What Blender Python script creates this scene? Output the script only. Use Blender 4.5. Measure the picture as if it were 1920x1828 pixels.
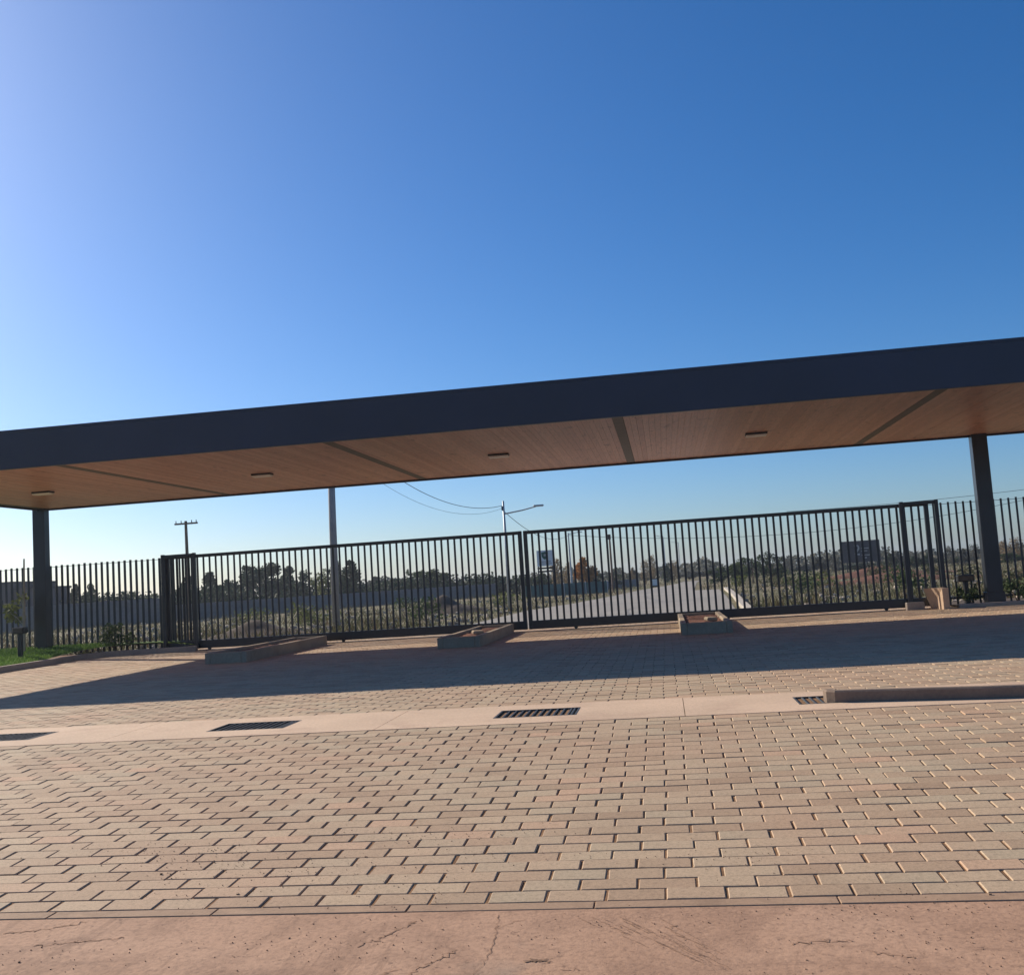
import bpy, math, random
import numpy as np
from mathutils import Vector, Matrix

random.seed(7); rng = np.random.default_rng(7)
scene = bpy.context.scene
for o in list(bpy.data.objects): bpy.data.objects.remove(o)
S = 0.75                       # survey units -> metres
R = math.radians

# ------------------------------------------------------------------ camera
cam_d = bpy.data.cameras.new("camera"); cam = bpy.data.objects.new("camera", cam_d)
scene.collection.objects.link(cam); scene.camera = cam
F, PITCH, ROLL, YAW, EYE = 1922.6, 0.0902, -0.0646, -0.1413, 1.45
fw = Vector((math.sin(YAW) * math.cos(PITCH), math.cos(YAW) * math.cos(PITCH), math.sin(PITCH)))
rt = Vector((math.cos(YAW), -math.sin(YAW), 0)); up = rt.cross(fw)
r2 = rt * math.cos(ROLL) + up * math.sin(ROLL); u2 = up * math.cos(ROLL) - rt * math.sin(ROLL)
m = Matrix.Identity(4)
for i in range(3):
    m[i][0], m[i][1], m[i][2] = r2[i], u2[i], -fw[i]
m.translation = Vector((0, 0, EYE * S)); cam.matrix_world = m
cam_d.sensor_fit = 'HORIZONTAL'; cam_d.sensor_width = 36; cam_d.lens = F / 1920 * 36
cam_d.clip_start = 0.05; cam_d.clip_end = 4000

# ------------------------------------------------------------------ light
SUN_TRAVEL = Vector((1.58, -0.97, -1.0)).normalized()
ELEV = math.asin(-SUN_TRAVEL.z); AZ = math.atan2(-SUN_TRAVEL.x, -SUN_TRAVEL.y)
world = bpy.data.worlds.new("World"); scene.world = world; world.use_nodes = True
nt = world.node_tree; bg = nt.nodes["Background"]
sky = nt.nodes.new("ShaderNodeTexSky"); sky.sky_type = 'NISHITA'; sky.sun_disc = False
sky.sun_elevation = ELEV; sky.sun_rotation = AZ % (2 * math.pi)
sky.air_density = 1.0; sky.dust_density = 1.9; sky.ozone_density = 6.5; sky.altitude = 900
hs = nt.nodes.new("ShaderNodeHueSaturation"); hs.inputs["Saturation"].default_value = 1.2; hs.inputs["Hue"].default_value = .5025   # one even colour grade for the whole sky
nt.links.new(sky.outputs[0], hs.inputs["Color"]); nt.links.new(hs.outputs[0], bg.inputs[0]); bg.inputs[1].default_value = 0.092
sun_d = bpy.data.lights.new("sun", 'SUN'); sun_d.energy = 5.0; sun_d.angle = R(0.5); sun_d.color = (1.0, 0.89, 0.74)
sun = bpy.data.objects.new("sun", sun_d); scene.collection.objects.link(sun)
sun.rotation_euler = SUN_TRAVEL.to_track_quat('-Z', 'Y').to_euler(); sun.location = (-20, 12, 14)
vs = scene.view_settings; vs.view_transform = 'Standard'; vs.look = 'None'; vs.exposure = 0.4; vs.gamma = 1.0
vs.use_curve_mapping = False

# ------------------------------------------------------------------ helpers
COL = scene.collection

class G:
    """collects faces; build() links them as one mesh object"""
    def __init__(s): s.v = []; s.f = []
    def add(s, vs_, fs_):
        n = len(s.v); s.v += [tuple(v) for v in vs_]; s.f += [tuple(i + n for i in f) for f in fs_]
    def box(s, x0, x1, y0, y1, z0, z1, b=0.0):
        if b <= 0:
            s.add([(x0, y0, z0), (x1, y0, z0), (x1, y1, z0), (x0, y1, z0), (x0, y0, z1), (x1, y0, z1), (x1, y1, z1), (x0, y1, z1)],
                  [(0, 3, 2, 1), (4, 5, 6, 7), (0, 1, 5, 4), (1, 2, 6, 5), (2, 3, 7, 6), (3, 0, 4, 7)]); return s
        c = ((x0 + x1) / 2, (y0 + y1) / 2, (z0 + z1) / 2); h = ((x1 - x0) / 2, (y1 - y0) / 2, (z1 - z0) / 2)
        b = min(b, min(h) * .9); vv = []; idx = {}
        for sx in (-1, 1):
            for sy in (-1, 1):
                for sz in (-1, 1):
                    for a in range(3):
                        q = [sx * (h[0] - b), sy * (h[1] - b), sz * (h[2] - b)]; q[a] += (sx, sy, sz)[a] * b
                        idx[(sx, sy, sz, a)] = len(vv); vv.append((c[0] + q[0], c[1] + q[1], c[2] + q[2]))
        ff = []
        for a in range(3):
            o1, o2 = [k for k in range(3) if k != a]
            for sg in (-1, 1):
                loop = []
                for s1, s2 in ((-1, -1), (1, -1), (1, 1), (-1, 1)):
                    t = [0, 0, 0]; t[a] = sg; t[o1] = s1; t[o2] = s2; loop.append(idx[(t[0], t[1], t[2], a)])
                ff.append(loop)
            for s1 in (-1, 1):
                for s2 in (-1, 1):
                    t = [0, 0, 0]; t[o1] = s1; t[o2] = s2
                    tm = list(t); tm[a] = -1; tp = list(t); tp[a] = 1
                    ff.append([idx[(*tm, o1)], idx[(*tp, o1)], idx[(*tp, o2)], idx[(*tm, o2)]])
        for sx in (-1, 1):
            for sy in (-1, 1):
                for sz in (-1, 1): ff.append([idx[(sx, sy, sz, a)] for a in range(3)])
        out = []
        for f in ff:
            p = [Vector(vv[i]) for i in f]; n = (p[1] - p[0]).cross(p[2] - p[0]); mid = sum(p, Vector()) / len(p)
            out.append(tuple(f) if n.dot(mid - Vector(c)) > 0 else tuple(reversed(f)))
        s.add(vv, out); return s
    def tube(s, pts, rad, n=8, cap=True):
        pts = [Vector(p) for p in pts]
        if not hasattr(rad, '__len__'): rad = [rad] * len(pts)
        base = len(s.v); rings = []
        for i, p in enumerate(pts):
            d = (pts[min(i + 1, len(pts) - 1)] - pts[max(i - 1, 0)]).normalized()
            a = d.cross(Vector((0, 0, 1)) if abs(d.z) < .9 else Vector((0, 1, 0))).normalized(); b = d.cross(a)
            for k in range(n):
                t = 2 * math.pi * k / n; s.v.append(tuple(p + (a * math.cos(t) + b * math.sin(t)) * rad[i]))
        for i in range(len(pts) - 1):
            for k in range(n):
                q = base + i * n; k2 = (k + 1) % n
                s.f.append((q + k, q + n + k, q + n + k2, q + k2))
        if cap:
            s.f.append(tuple(base + k for k in range(n))); s.f.append(tuple(base + (len(pts) - 1) * n + k for k in reversed(range(n))))
        return s
    def prism(s, poly, z0, z1):
        """vertical prism from a counter-clockwise xy outline; z0/z1 numbers or per-point lists"""
        n = len(poly)
        a = z0 if hasattr(z0, '__len__') else [z0] * n; b = z1 if hasattr(z1, '__len__') else [z1] * n
        s.add([(x, y, a[i]) for i, (x, y) in enumerate(poly)] + [(x, y, b[i]) for i, (x, y) in enumerate(poly)],
              [tuple(reversed(range(n))), tuple(range(n, 2 * n))] + [(i, (i + 1) % n, n + (i + 1) % n, n + i) for i in range(n)])
        return s
    def mesh(s, name, mat, smooth=False):
        me = bpy.data.meshes.new(name)
        me.from_pydata([(x * S, y * S, z * S) for x, y, z in s.v], [], s.f)
        if mat: me.materials.append(mat)
        if smooth: me.shade_smooth()
        return me
    def build(s, name, mat, parent=None, loc=(0, 0, 0), smooth=False):
        return inst(name, s.mesh(name, mat, smooth), parent, loc)

def inst(name, me, parent=None, loc=(0, 0, 0), rot=None, scale=None):
    o = bpy.data.objects.new(name, me); COL.objects.link(o); o.parent = parent
    o.location = (loc[0] * S, loc[1] * S, loc[2] * S)
    if rot: o.rotation_euler = rot
    if scale: o.scale = scale
    return o

def tag(o, label=None, cat=None, group=None, kind=None):
    if label: o["label"] = label
    if cat: o["category"] = cat
    if group: o["group"] = group
    if kind: o["kind"] = kind
    return o

def thing(name, label, cat, loc=(0, 0, 0), group=None, rotz=0):
    o = inst(name, None, None, loc, (0, 0, rotz)); o.empty_display_size = .2
    return tag(o, label, cat, group)

def np_mesh(name, V, Fq, mat, tint=None, smooth=False):
    """quads from numpy arrays, with an optional per-face random value in the attribute 'tint'"""
    me = bpy.data.meshes.new(name); V = np.asarray(V, np.float32) * S; Fq = np.asarray(Fq, np.int32); k = Fq.shape[1]
    me.vertices.add(len(V)); me.vertices.foreach_set("co", V.ravel())
    me.loops.add(Fq.size); me.loops.foreach_set("vertex_index", Fq.ravel())
    me.polygons.add(len(Fq)); me.polygons.foreach_set("loop_start", np.arange(0, Fq.size, k, dtype=np.int32))
    me.polygons.foreach_set("loop_total", np.full(len(Fq), k, np.int32))
    me.update(calc_edges=True); me.materials.append(mat)
    if tint is not None:
        a = me.attributes.new("tint", 'FLOAT', 'FACE'); a.data.foreach_set("value", np.asarray(tint, np.float32))
    if smooth: me.shade_smooth()
    else: me.shade_flat()
    return me

# ------------------------------------------------------------------ materials
class M:
    def __init__(s, name, rough=.8, spec=.3, metal=0.):
        s.m = bpy.data.materials.new(name); s.m.use_nodes = True; s.n = s.m.node_tree.nodes; s.l = s.m.node_tree.links
        s.b = s.n["Principled BSDF"]; s.b.inputs["Roughness"].default_value = rough
        s.b.inputs["Specular IOR Level"].default_value = spec; s.b.inputs["Metallic"].default_value = metal
        s._pos = None
    def pos(s):
        if s._pos is None: s._pos = s.n.new("ShaderNodeNewGeometry").outputs["Position"]
        return s._pos
    def noise(s, scale, detail=4, rough=.55, stretch=None, dist=0.):
        t = s.n.new("ShaderNodeTexNoise"); t.inputs["Scale"].default_value = scale; t.inputs["Detail"].default_value = detail
        t.inputs["Roughness"].default_value = rough; t.inputs["Distortion"].default_value = dist
        v = s.pos()
        if stretch:
            mp = s.n.new("ShaderNodeMapping"); mp.inputs["Scale"].default_value = stretch[:3]
            if len(stretch) > 3: mp.inputs["Rotation"].default_value = (0, 0, stretch[3])
            s.l.new(v, mp.inputs[0]); v = mp.outputs[0]
        s.l.new(v, t.inputs["Vector"]); return t.outputs["Fac"]
    def ramp(s, fac, stops):
        r = s.n.new("ShaderNodeValToRGB"); e = r.color_ramp.elements
        while len(e) < len(stops): e.new(.5)
        for el, (p, c) in zip(e, stops):
            el.position = p; el.color = (*c, 1) if hasattr(c, '__len__') else (c, c, c, 1)
        s.l.new(fac, r.inputs[0]); return r.outputs[0]
    def mix(s, fac, a, b, mode='MIX'):
        x = s.n.new("ShaderNodeMix"); x.data_type = 'RGBA'; x.blend_type = mode
        for v, i in ((fac, 0), (a, 6), (b, 7)):
            if hasattr(v, 'is_linked') or isinstance(v, bpy.types.NodeSocket): s.l.new(v, x.inputs[i])
            elif i == 0: x.inputs[0].default_value = v
            else: x.inputs[i].default_value = (*v, 1)
        return x.outputs[2]
    def math(s, op, a, b=0.):
        x = s.n.new("ShaderNodeMath"); x.operation = op
        for i, v in enumerate((a, b)):
            if isinstance(v, bpy.types.NodeSocket): s.l.new(v, x.inputs[i])
            else: x.inputs[i].default_value = v
        return x.outputs[0]
    def attr(s, name):
        a = s.n.new("ShaderNodeAttribute"); a.attribute_name = name; return a.outputs["Fac"]
    def rand(s): return s.n.new("ShaderNodeObjectInfo").outputs["Random"]
    def color(s, c):
        if isinstance(c, bpy.types.NodeSocket): s.l.new(c, s.b.inputs["Base Color"])
        else: s.b.inputs["Base Color"].default_value = (*c, 1)
        return s
    def bump(s, h, strength=.3, dist=.01):
        b = s.n.new("ShaderNodeBump"); b.inputs["Strength"].default_value = strength; b.inputs["Distance"].default_value = dist
        s.l.new(h, b.inputs["Height"]); s.l.new(b.outputs[0], s.b.inputs["Normal"]); return s

def simple(name, c, rough=.8, spec=.3, metal=0., var=.15, scale=6., bump=.0):
    k = M(name, rough, spec, metal); n = k.noise(scale, 5)
    lo = tuple(x * (1 - var) for x in c); hi = tuple(min(1, x * (1 + var)) for x in c)
    k.color(k.ramp(n, [(.3, lo), (.7, hi)]))
    if bump: k.bump(k.noise(scale * 8, 4), bump, .01)
    return k.m

def paver_mat(name, source):
    k = M(name, .82, .3); t = k.rand() if source == 'obj' else k.attr("tint")
    c = k.ramp(t, [(0., (.376, .256, .161)), (.3, (.448, .320, .205)), (.6, (.490, .360, .232)), (.85, (.438, .340, .224)), (1., (.521, .335, .212))])
    c = k.mix(k.ramp(k.noise(.55, 5), [(.42, 0.), (.66, .45)]), c, (.469, .291, .185))      # reddish dust drifts
    c = k.mix(k.ramp(k.noise(1.3, 6, .65), [(.52, 0.), (.74, .4)]), c, (.302, .212, .139))  # worn dirty patches
    c = k.mix(k.ramp(k.noise(2.4, 4, .6, (1, .25, 1, .5)), [(.60, 0.), (.72, .3)]), c, (.500, .379, .256))
    g = k.noise(55, 5, .75)
    c = k.mix(.75, c, k.ramp(g, [(.25, .5), (.5, .97), (.75, 1.1)]), 'MULTIPLY')
    f = k.noise(150, 3, .7); c = k.mix(.55, c, k.ramp(f, [(.3, .55), (.5, 1.), (.7, 1.15)]), 'MULTIPLY')
    k.color(c).bump(g, .3, .005); return k.m

def concrete_mat(name, c, stain, scale=1.0, fine=40, rough=.85, bump=.3, amount=.6):
    k = M(name, rough, .3)
    col = k.ramp(k.noise(.9 * scale, 6, .6), [(.3, tuple(x * .86 for x in c)), (.7, tuple(x * 1.1 for x in c))])
    col = k.mix(k.ramp(k.noise(2.1 * scale, 7, .68, dist=.6), [(.5, 0.), (.75, amount)]), col, stain)
    g = k.noise(fine, 5, .7); col = k.mix(.6, col, k.ramp(g, [(.3, .7), (.6, 1.05)]), 'MULTIPLY')
    k.color(col).bump(g, bump, .006); return k.m

def slab_mat():
    k = M("pink_worn_concrete", .88, .25)
    c = k.ramp(k.noise(.7, 6, .6), [(.3, (.396, .236, .149)), (.5, (.455, .276, .177)), (.72, (.495, .312, .206))])
    c = k.mix(k.ramp(k.noise(1.9, 7, .7, dist=.8), [(.47, 0.), (.63, .62)]), c, (.307, .182, .117))
    c = k.mix(k.ramp(k.noise(1.1, 4, .6), [(.60, 0.), (.74, .6)]), c, (.326, .259, .195))              # greyish bald spots
    sm = k.noise(3.2, 6, .75, (1.0, .18, 1, .85), 1.5); c = k.mix(k.ramp(sm, [(.54, 0.), (.63, .6)]), c, (.287, .170, .108))   # trowel and tyre scuffs
    sm = k.noise(2.6, 6, .75, (.22, 1.0, 1, .35), 1.2); c = k.mix(k.ramp(sm, [(.55, 0.), (.63, .6)]), c, (.297, .178, .117))
    v = k.n.new("ShaderNodeTexVoronoi"); v.feature = 'DISTANCE_TO_EDGE'; v.inputs["Scale"].default_value = .55
    ns = k.n.new("ShaderNodeTexNoise"); ns.inputs["Scale"].default_value = 1.6; ns.inputs["Detail"].default_value = 8
    k.l.new(k.pos(), ns.inputs["Vector"])
    ad = k.n.new("ShaderNodeVectorMath"); ad.operation = 'MULTIPLY_ADD'; ad.inputs[1].default_value = (.495, .445, .414)
    k.l.new(ns.outputs["Color"], ad.inputs[0]); k.l.new(k.pos(), ad.inputs[2]); k.l.new(ad.outputs[0], v.inputs["Vector"])
    crack = k.ramp(v.outputs["Distance"], [(0., 1.), (.009, 0.)])
    crack = k.math('MULTIPLY', crack, k.ramp(k.noise(1.3, 3), [(.47, 0.), (.56, .8)]))
    c = k.mix(crack, c, (.069, .040, .029))
    sp = k.noise(26, 3, .6); c = k.mix(k.ramp(sp, [(.66, 0.), (.74, .7)]), c, (.148, .089, .063))          # pebbles of dirt
    g = k.noise(48, 6, .75); c = k.mix(.8, c, k.ramp(g, [(.25, .42), (.5, .97), (.75, 1.15)]), 'MULTIPLY')
    h = k.math('ADD', k.math('MULTIPLY', k.noise(14, 4, .6), .8), g)
    k.color(c).bump(h, .5, .006); return k.m

def wood_mat():
    k = M("varnished_pine_boards", .38, .5); t = k.rand()
    c = k.ramp(t, [(0., (.56, .265, .175)), (.5, (.62, .315, .21)), (1., (.68, .37, .26))])
    gr = k.noise(9, 6, .6, (6, .5, 1)); c = k.mix(.75, c, k.ramp(gr, [(.3, .62), (.65, 1.1)]), 'MULTIPLY')
    kn = k.noise(3.0, 4, .6, (2.2, .8, 1)); c = k.mix(k.ramp(kn, [(.60, 0.), (.70, .75)]), c, (.26, .085, .05))
    k.color(c).bump(gr, .15, .003); return k.m

def leaf_mat(name, cols, trans=.25):
    k = M(name, .75, .2); t = k.attr("tint")
    c = k.ramp(t, [(i / max(1, len(cols) - 1), q) for i, q in enumerate(cols)])
    k.color(c)
    tr = k.n.new("ShaderNodeBsdfTranslucent"); k.l.new(c, tr.inputs[0]); mx = k.n.new("ShaderNodeMixShader"); mx.inputs[0].default_value = trans
    k.l.new(k.b.outputs[0], mx.inputs[1]); k.l.new(tr.outputs[0], mx.inputs[2])
    k.l.new(mx.outputs[0], k.n["Material Output"].inputs[0]); return k.m

MAT = {}
MAT['paver'] = paver_mat("paver_face", 'obj'); MAT['paver_mass'] = paver_mat("paver_face_mass", 'attr')
MAT['bed'] = simple("joint_sand", (.23, .13, .07), .95, .1, var=.3, scale=12, bump=.4)
MAT['slab'] = slab_mat()
MAT['strip'] = concrete_mat("pink_channel_concrete", (.60, .43, .295), (.38, .24, .17), .8, 38, amount=.55)
MAT['kerb'] = concrete_mat("grey_kerb_concrete", (.40, .34, .28), (.24, .19, .15), 1.6)
MAT['island'] = concrete_mat("pale_island_concrete", (.36, .285, .20), (.22, .17, .12), 1.5)
MAT['edge'] = concrete_mat("dirty_edging_concrete", (.36, .235, .15), (.21, .135, .085), 3.0, 60, amount=.8)
MAT['road'] = concrete_mat("grey_road_concrete", (.29, .265, .23), (.26, .23, .20), .35, 9)
MAT['metal'] = simple("charcoal_painted_steel", (.011, .013, .023), .30, .5, var=.2, scale=3)
MAT['fascia'] = simple("navy_coated_sheet", (.011, .014, .036), .36, .5, var=.22, scale=.7)
MAT['black'] = simple("black_cast_metal", (.012, .013, .015), .5, .5, var=.3, scale=9)
MAT['grate'] = simple("galvanised_grating", (.10, .10, .095), .45, .5, .6, var=.3, scale=15)
MAT['pit'] = simple("dark_pit_concrete", (.035, .032, .03), .95, .1)  # near-black concrete lining the pits below the gratings
MAT['batten'] = simple("grey_joint_cover", (.13, .105, .085), .55, .4, var=.15)
MAT['wood'] = wood_mat()
MAT['diffuser'] = simple("opal_diffuser", (.84, .82, .78), .4, .5, var=.03)
MAT['pole'] = concrete_mat("spun_concrete_pole", (.36, .35, .34), (.25, .24, .23), 1.0)
MAT['galv'] = simple("galvanised_pole", (.42, .43, .44), .5, .5, .3, var=.1)
MAT['timber'] = simple("weathered_pole_timber", (.14, .095, .07), .9, .2, var=.3, scale=3)
MAT['wire'] = simple("black_cable", (.03, .03, .033), .6, .3)
MAT['soil'] = simple("red_brown_soil", (.17, .085, .06), .95, .1, var=.35, scale=8, bump=.6)
MAT['dark_soil'] = simple("dark_heaped_earth", (.10, .08, .065), .95, .1, var=.4, scale=3, bump=.6)
MAT['wall'] = concrete_mat("grey_block_wall", (.20, .185, .18), (.14, .13, .13), .5, 8)
MAT['house'] = simple("dark_render", (.09, .085, .10), .9, .2, var=.2, scale=1)
MAT['glass'] = simple("dark_glass", (.02, .025, .03), .1, .6)
MAT['teal'] = simple("teal_shade_mesh", (.10, .17, .16), .9, .1, var=.25, scale=2)
MAT['white'] = simple("white_sign_face", (.72, .74, .73), .5, .4, var=.05)
MAT['green_print'] = simple("dark_green_print", (.02, .10, .075), .5, .4)
MAT['dark_print'] = simple("dark_grey_print", (.06, .065, .07), .5, .4)
MAT['board'] = simple("dark_billboard_face", (.05, .045, .055), .6, .4, var=.25, scale=1.2)
MAT['pale_print'] = simple("pale_grey_print", (.36, .35, .34), .6, .3, var=.2, scale=3)
MAT['bark'] = simple("brown_bark", (.11, .08, .06), .95, .1, var=.3, scale=5)
MAT['pale_bark'] = simple("pale_stake_wood", (.36, .31, .25), .9, .2, var=.2, scale=5)
MAT['stone'] = simple("pale_rubble", (.42, .36, .30), .9, .2, var=.35, scale=2)
LEAF = {
    'dark': leaf_mat("dark_evergreen_leaf", [(.026, .044, .026), (.042, .064, .036), (.06, .084, .048)], .15),  # leaf colour lightened to imitate haze over these trees
    'mid': leaf_mat("mid_green_leaf", [(.04, .065, .025), (.06, .09, .035), (.09, .115, .05)]),
    'lime': leaf_mat("yellow_green_leaf", [(.09, .11, .035), (.14, .16, .05), (.19, .19, .07)]),
    'orange': leaf_mat("orange_autumn_leaf", [(.28, .11, .025), (.40, .17, .035), (.46, .23, .06)]),
    'tan': leaf_mat("tan_autumn_leaf", [(.17, .12, .06), (.24, .17, .09), (.30, .23, .13)]),
    'grey': leaf_mat("grey_far_leaf", [(.07, .075, .065), (.10, .105, .09), (.14, .135, .115)]),
    'far': leaf_mat("far_wood_leaf", [(.06, .07, .05), (.09, .095, .07), (.14, .13, .10)]),  # paler than the nearer leaves: distance haze painted into the colour
    'weed': leaf_mat("dry_field_weed", [(.055, .07, .03), (.10, .105, .05), (.16, .14, .075), (.12, .075, .045)]),
    'grass': leaf_mat("watered_lawn", [(.10, .19, .035), (.15, .26, .05), (.22, .32, .08)]),
}

# ================================================================== SETTING
def field_mat():
    k = M("scrubby_field_soil", .95, .15)
    c = k.ramp(k.noise(.12, 6, .6), [(.32, (.11, .11, .05)), (.46, (.17, .15, .085)), (.60, (.26, .21, .14)), (.74, (.21, .125, .08))])
    c = k.mix(k.ramp(k.noise(.5, 6, .65), [(.45, 0.), (.62, .8)]), c, (.11, .115, .05))
    c = k.mix(k.ramp(k.noise(.9, 5, .65), [(.62, 0.), (.74, .6)]), c, (.38, .31, .23))
    g = k.noise(6, 6, .75); c = k.mix(.7, c, k.ramp(g, [(.3, .5), (.6, 1.1)]), 'MULTIPLY')
    k.color(c).bump(g, .8, .05); return k.m
MAT['field'] = field_mat()

g = G(); yb = [(-160, -.48), (4.0, -.48), (10.47, -.10), (30.7, -.10), (31.3, -.015), (60, -.015), (880, -.015)]
xs = [-760, -60, 60, 760]
for i, (y, z) in enumerate(yb):
    for x in xs: g.v.append((x, y, z))
for i in range(len(yb) - 1):
    for j in range(3):
        a = i * 4 + j; g.f.append((a, a + 1, a + 5, a + 4))
tag(g.build('ground', MAT['field']), kind='structure')

# foreground road slab, falling away from the edging
KS = 0.054
def zs(y): return (y - 10.47) * KS if y < 10.47 else 0.
YB = 5.60
g = G(); g.v = [(-45, -40, -.42), (45, -40, -.42), (45, 2.5, -.40), (-45, 2.5, -.40), (45, YB - .115, zs(YB) - .007), (-45, YB - .115, zs(YB) - .007)]
g.f = [(0, 1, 2, 3), (3, 2, 4, 5)]
tag(g.build('road', MAT['slab']), kind='structure')

road = bpy.data.objects['road']
def slab_z(y): return -.40 + (y - 2.5) * ((zs(YB) - .007 + .40) / (YB - .115 - 2.5))
MAT['crack'] = simple("dirt_filled_crack", (.26, .165, .11), .95, .1, var=.3, scale=30)
MAT['scuff'] = simple("dark_scuff", (.34, .215, .145), .95, .1, var=.35, scale=20)
def ribbon(pts, w, mat, name, lift=.0025, jag=.006, seg=.02):
    P = [Vector((a, b)) for a, b in pts]; L = []
    for a, b in zip(P[:-1], P[1:]):
        n = max(1, int((b - a).length / seg))
        for i in range(n): L.append(a.lerp(b, i / n) + Vector((random.gauss(0, jag), random.gauss(0, jag))))
    L.append(P[-1]); q = G()
    for i, p in enumerate(L):
        d = (L[min(i + 1, len(L) - 1)] - L[max(i - 1, 0)]).normalized(); nn = Vector((-d.y, d.x)) * w * random.uniform(.25, 1.0) * .5
        for e in (p + nn, p - nn): q.v.append((e.x, e.y, slab_z(e.y) + lift))
    for i in range(len(L) - 1): q.f.append((2 * i + 1, 2 * i + 3, 2 * i + 2, 2 * i))
    return q.build(name, MAT[mat], road)
ribbon([(-.985, 5.42), (-.963, 5.21), (-.955, 5.078), (-.948, 4.939), (-.964, 4.826), (-.99, 4.70), (-1.03, 4.4)], .0055, 'crack', 'crack', jag=.006)
ribbon([(-.98, 5.232), (-.935, 5.271), (-.896, 5.326), (-.837, 5.351)], .005, 'crack', 'crack')
for pts in ([(-1.64, 5.06), (-1.568, 5.106), (-1.511, 5.198), (-1.41, 5.36)], [(-1.30, 4.70), (-1.221, 4.833), (-1.173, 4.91), (-1.117, 4.988)], [(-1.45, 4.69), (-1.378, 4.75), (-1.342, 4.778)],
            [(-3.7, 5.28), (-3.5, 5.33), (-3.3, 5.42)], [(-3.4, 5.1), (-3.1, 5.17), (-2.95, 5.2)], [(-.60, 4.737), (-.515, 4.746)], [(-.11, 5.222), (-.069, 5.241)], [(.45, 5.0), (.6, 5.04), (.72, 5.02)], [(.8, 4.9), (.95, 4.83)]):
    ribbon(pts, .012, 'scuff', 'scuff_mark', jag=.011, seg=.012)
for i in range(34):                       # fan of tyre scuffs running to the lower right
    t0 = random.random() * .6; ln = random.uniform(.12, .4); u = random.gauss(.6, .55)
    ax, ay = -.512 + .203 * u, 5.40; bx, by = .082 + .136 * u, 4.68
    ribbon([(ax + (bx - ax) * t0, ay + (by - ay) * t0), (ax + (bx - ax) * (t0 + ln), ay + (by - ay) * (t0 + ln))], random.uniform(.003, .007), 'scuff', 'scuff_mark', .002 + i * .00003, .003)
for i in range(14):                       # dry leaf crumbs
    ribbon([(-.79 + .13 * random.random(), 4.83 + .04 * random.random()), (-.77 + .13 * random.random(), 4.83 + .04 * random.random())], .012, 'crack', 'scuff_mark', .003 + i * .00003, .004)

# forecourt: bedding sheet, then individual pavers on it
g = G(); g.v = [(-24, YB - .12, zs(YB) - .0125), (18, YB - .12, zs(YB) - .0125), (18, 10.47, -.0125), (-24, 10.47, -.0125), (18, 30.7, -.0125), (-24, 30.7, -.0125)]
g.f = [(0, 1, 2, 3), (3, 2, 4, 5)]
court = tag(g.build('paved_forecourt', MAT['bed']), kind='structure')

PL, PW = .32, .1617
def paver_shape(l, w, t=.05, c=.006, e=.003):
    a, b = l / 2, w / 2
    V = [(-a + c, -b + e, 0), (a - c, -b + e, 0), (a - c, b - e, 0), (-a + c, b - e, 0),
         (-a, -b, -c), (a, -b, -c), (a, b, -c), (-a, b, -c), (-a, -b, -t), (a, -b, -t), (a, b, -t), (-a, b, -t)]
    Fq = [(0, 1, 2, 3)] + [(i + 4, (i + 1) % 4 + 4, (i + 1) % 4, i) for i in range(4)] + [(i + 8, (i + 1) % 4 + 8, (i + 1) % 4 + 4, i + 4) for i in range(4)]
    return np.array(V, float), np.array(Fq, int)
PVv, PVf = paver_shape(PL - .0095, PW - .0052)
gp = G(); gp.v = [tuple(v) for v in PVv]; gp.f = [tuple(f) for f in PVf]; paver_me = gp.mesh('paver', MAT['paver'])
ISL = [(-10.5, -9.5, 22.35, 28.0), (-5.25, -4.25, 23.15, 28.45), (.27, 1.40, 23.25, 28.45)]
spots = []
def fill(y0, y1, x0=-18.5, x1=13.0):
    n = int(round((y1 - y0) / PW)); w = (y1 - y0) / n
    for i in range(n):
        y = y0 + (i + .5) * w; off = (.045 if i % 2 == 0 else .205) + random.gauss(0, .006)
        k0 = int((x0 - off) / PL); k1 = int((x1 - off) / PL)
        for k in range(k0, k1):
            x = off + k * PL
            if any(a + .3 < x < b - .3 and c + .15 < y < d - .1 for a, b, c, d in ISL): continue
            spots.append((x, y))
fill(YB, 10.465); n_near = len(spots); fill(11.965, 30.6)
seen = sorted([i for i, (x, y) in enumerate(spots) if y < 10.4 and -.715 * y - .1 < x < .305 * y + .1], key=lambda i: spots[i][1])[:300]
seen_set = set(seen)
for i in seen:
    x, y = spots[i]
    inst('paver', paver_me, court, (x + random.gauss(0, .0022), y + random.gauss(0, .0018), zs(y) + random.gauss(0, .0016)),
         (math.atan(KS) + random.gauss(0, .007), random.gauss(0, .004), random.gauss(0, .007)), (random.uniform(.98, 1.004), random.uniform(.97, 1.004), 1))
rest = np.array([spots[i] for i in range(len(spots)) if i not in seen_set]); N = len(rest)
ang = rng.normal(0, .006, N); ca, sa = np.cos(ang), np.sin(ang)
px = PVv[None, :, 0] * ca[:, None] - PVv[None, :, 1] * sa[:, None]; py = PVv[None, :, 0] * sa[:, None] + PVv[None, :, 1] * ca[:, None]
slope = np.where(rest[:, 1] < 10.47, KS, 0.)
zc = np.where(rest[:, 1] < 10.47, (rest[:, 1] - 10.47) * KS, 0.) + rng.normal(0, .0016, N)
V = np.stack([rest[:, 0, None] + rng.normal(0, .0022, (N, 1)) + px, rest[:, 1, None] + rng.normal(0, .0018, (N, 1)) + py,
              zc[:, None] + PVv[None, :, 2] + py * (slope[:, None] + rng.normal(0, .006, (N, 1))) + px * rng.normal(0, .003, (N, 1))], -1).reshape(-1, 3)
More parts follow.
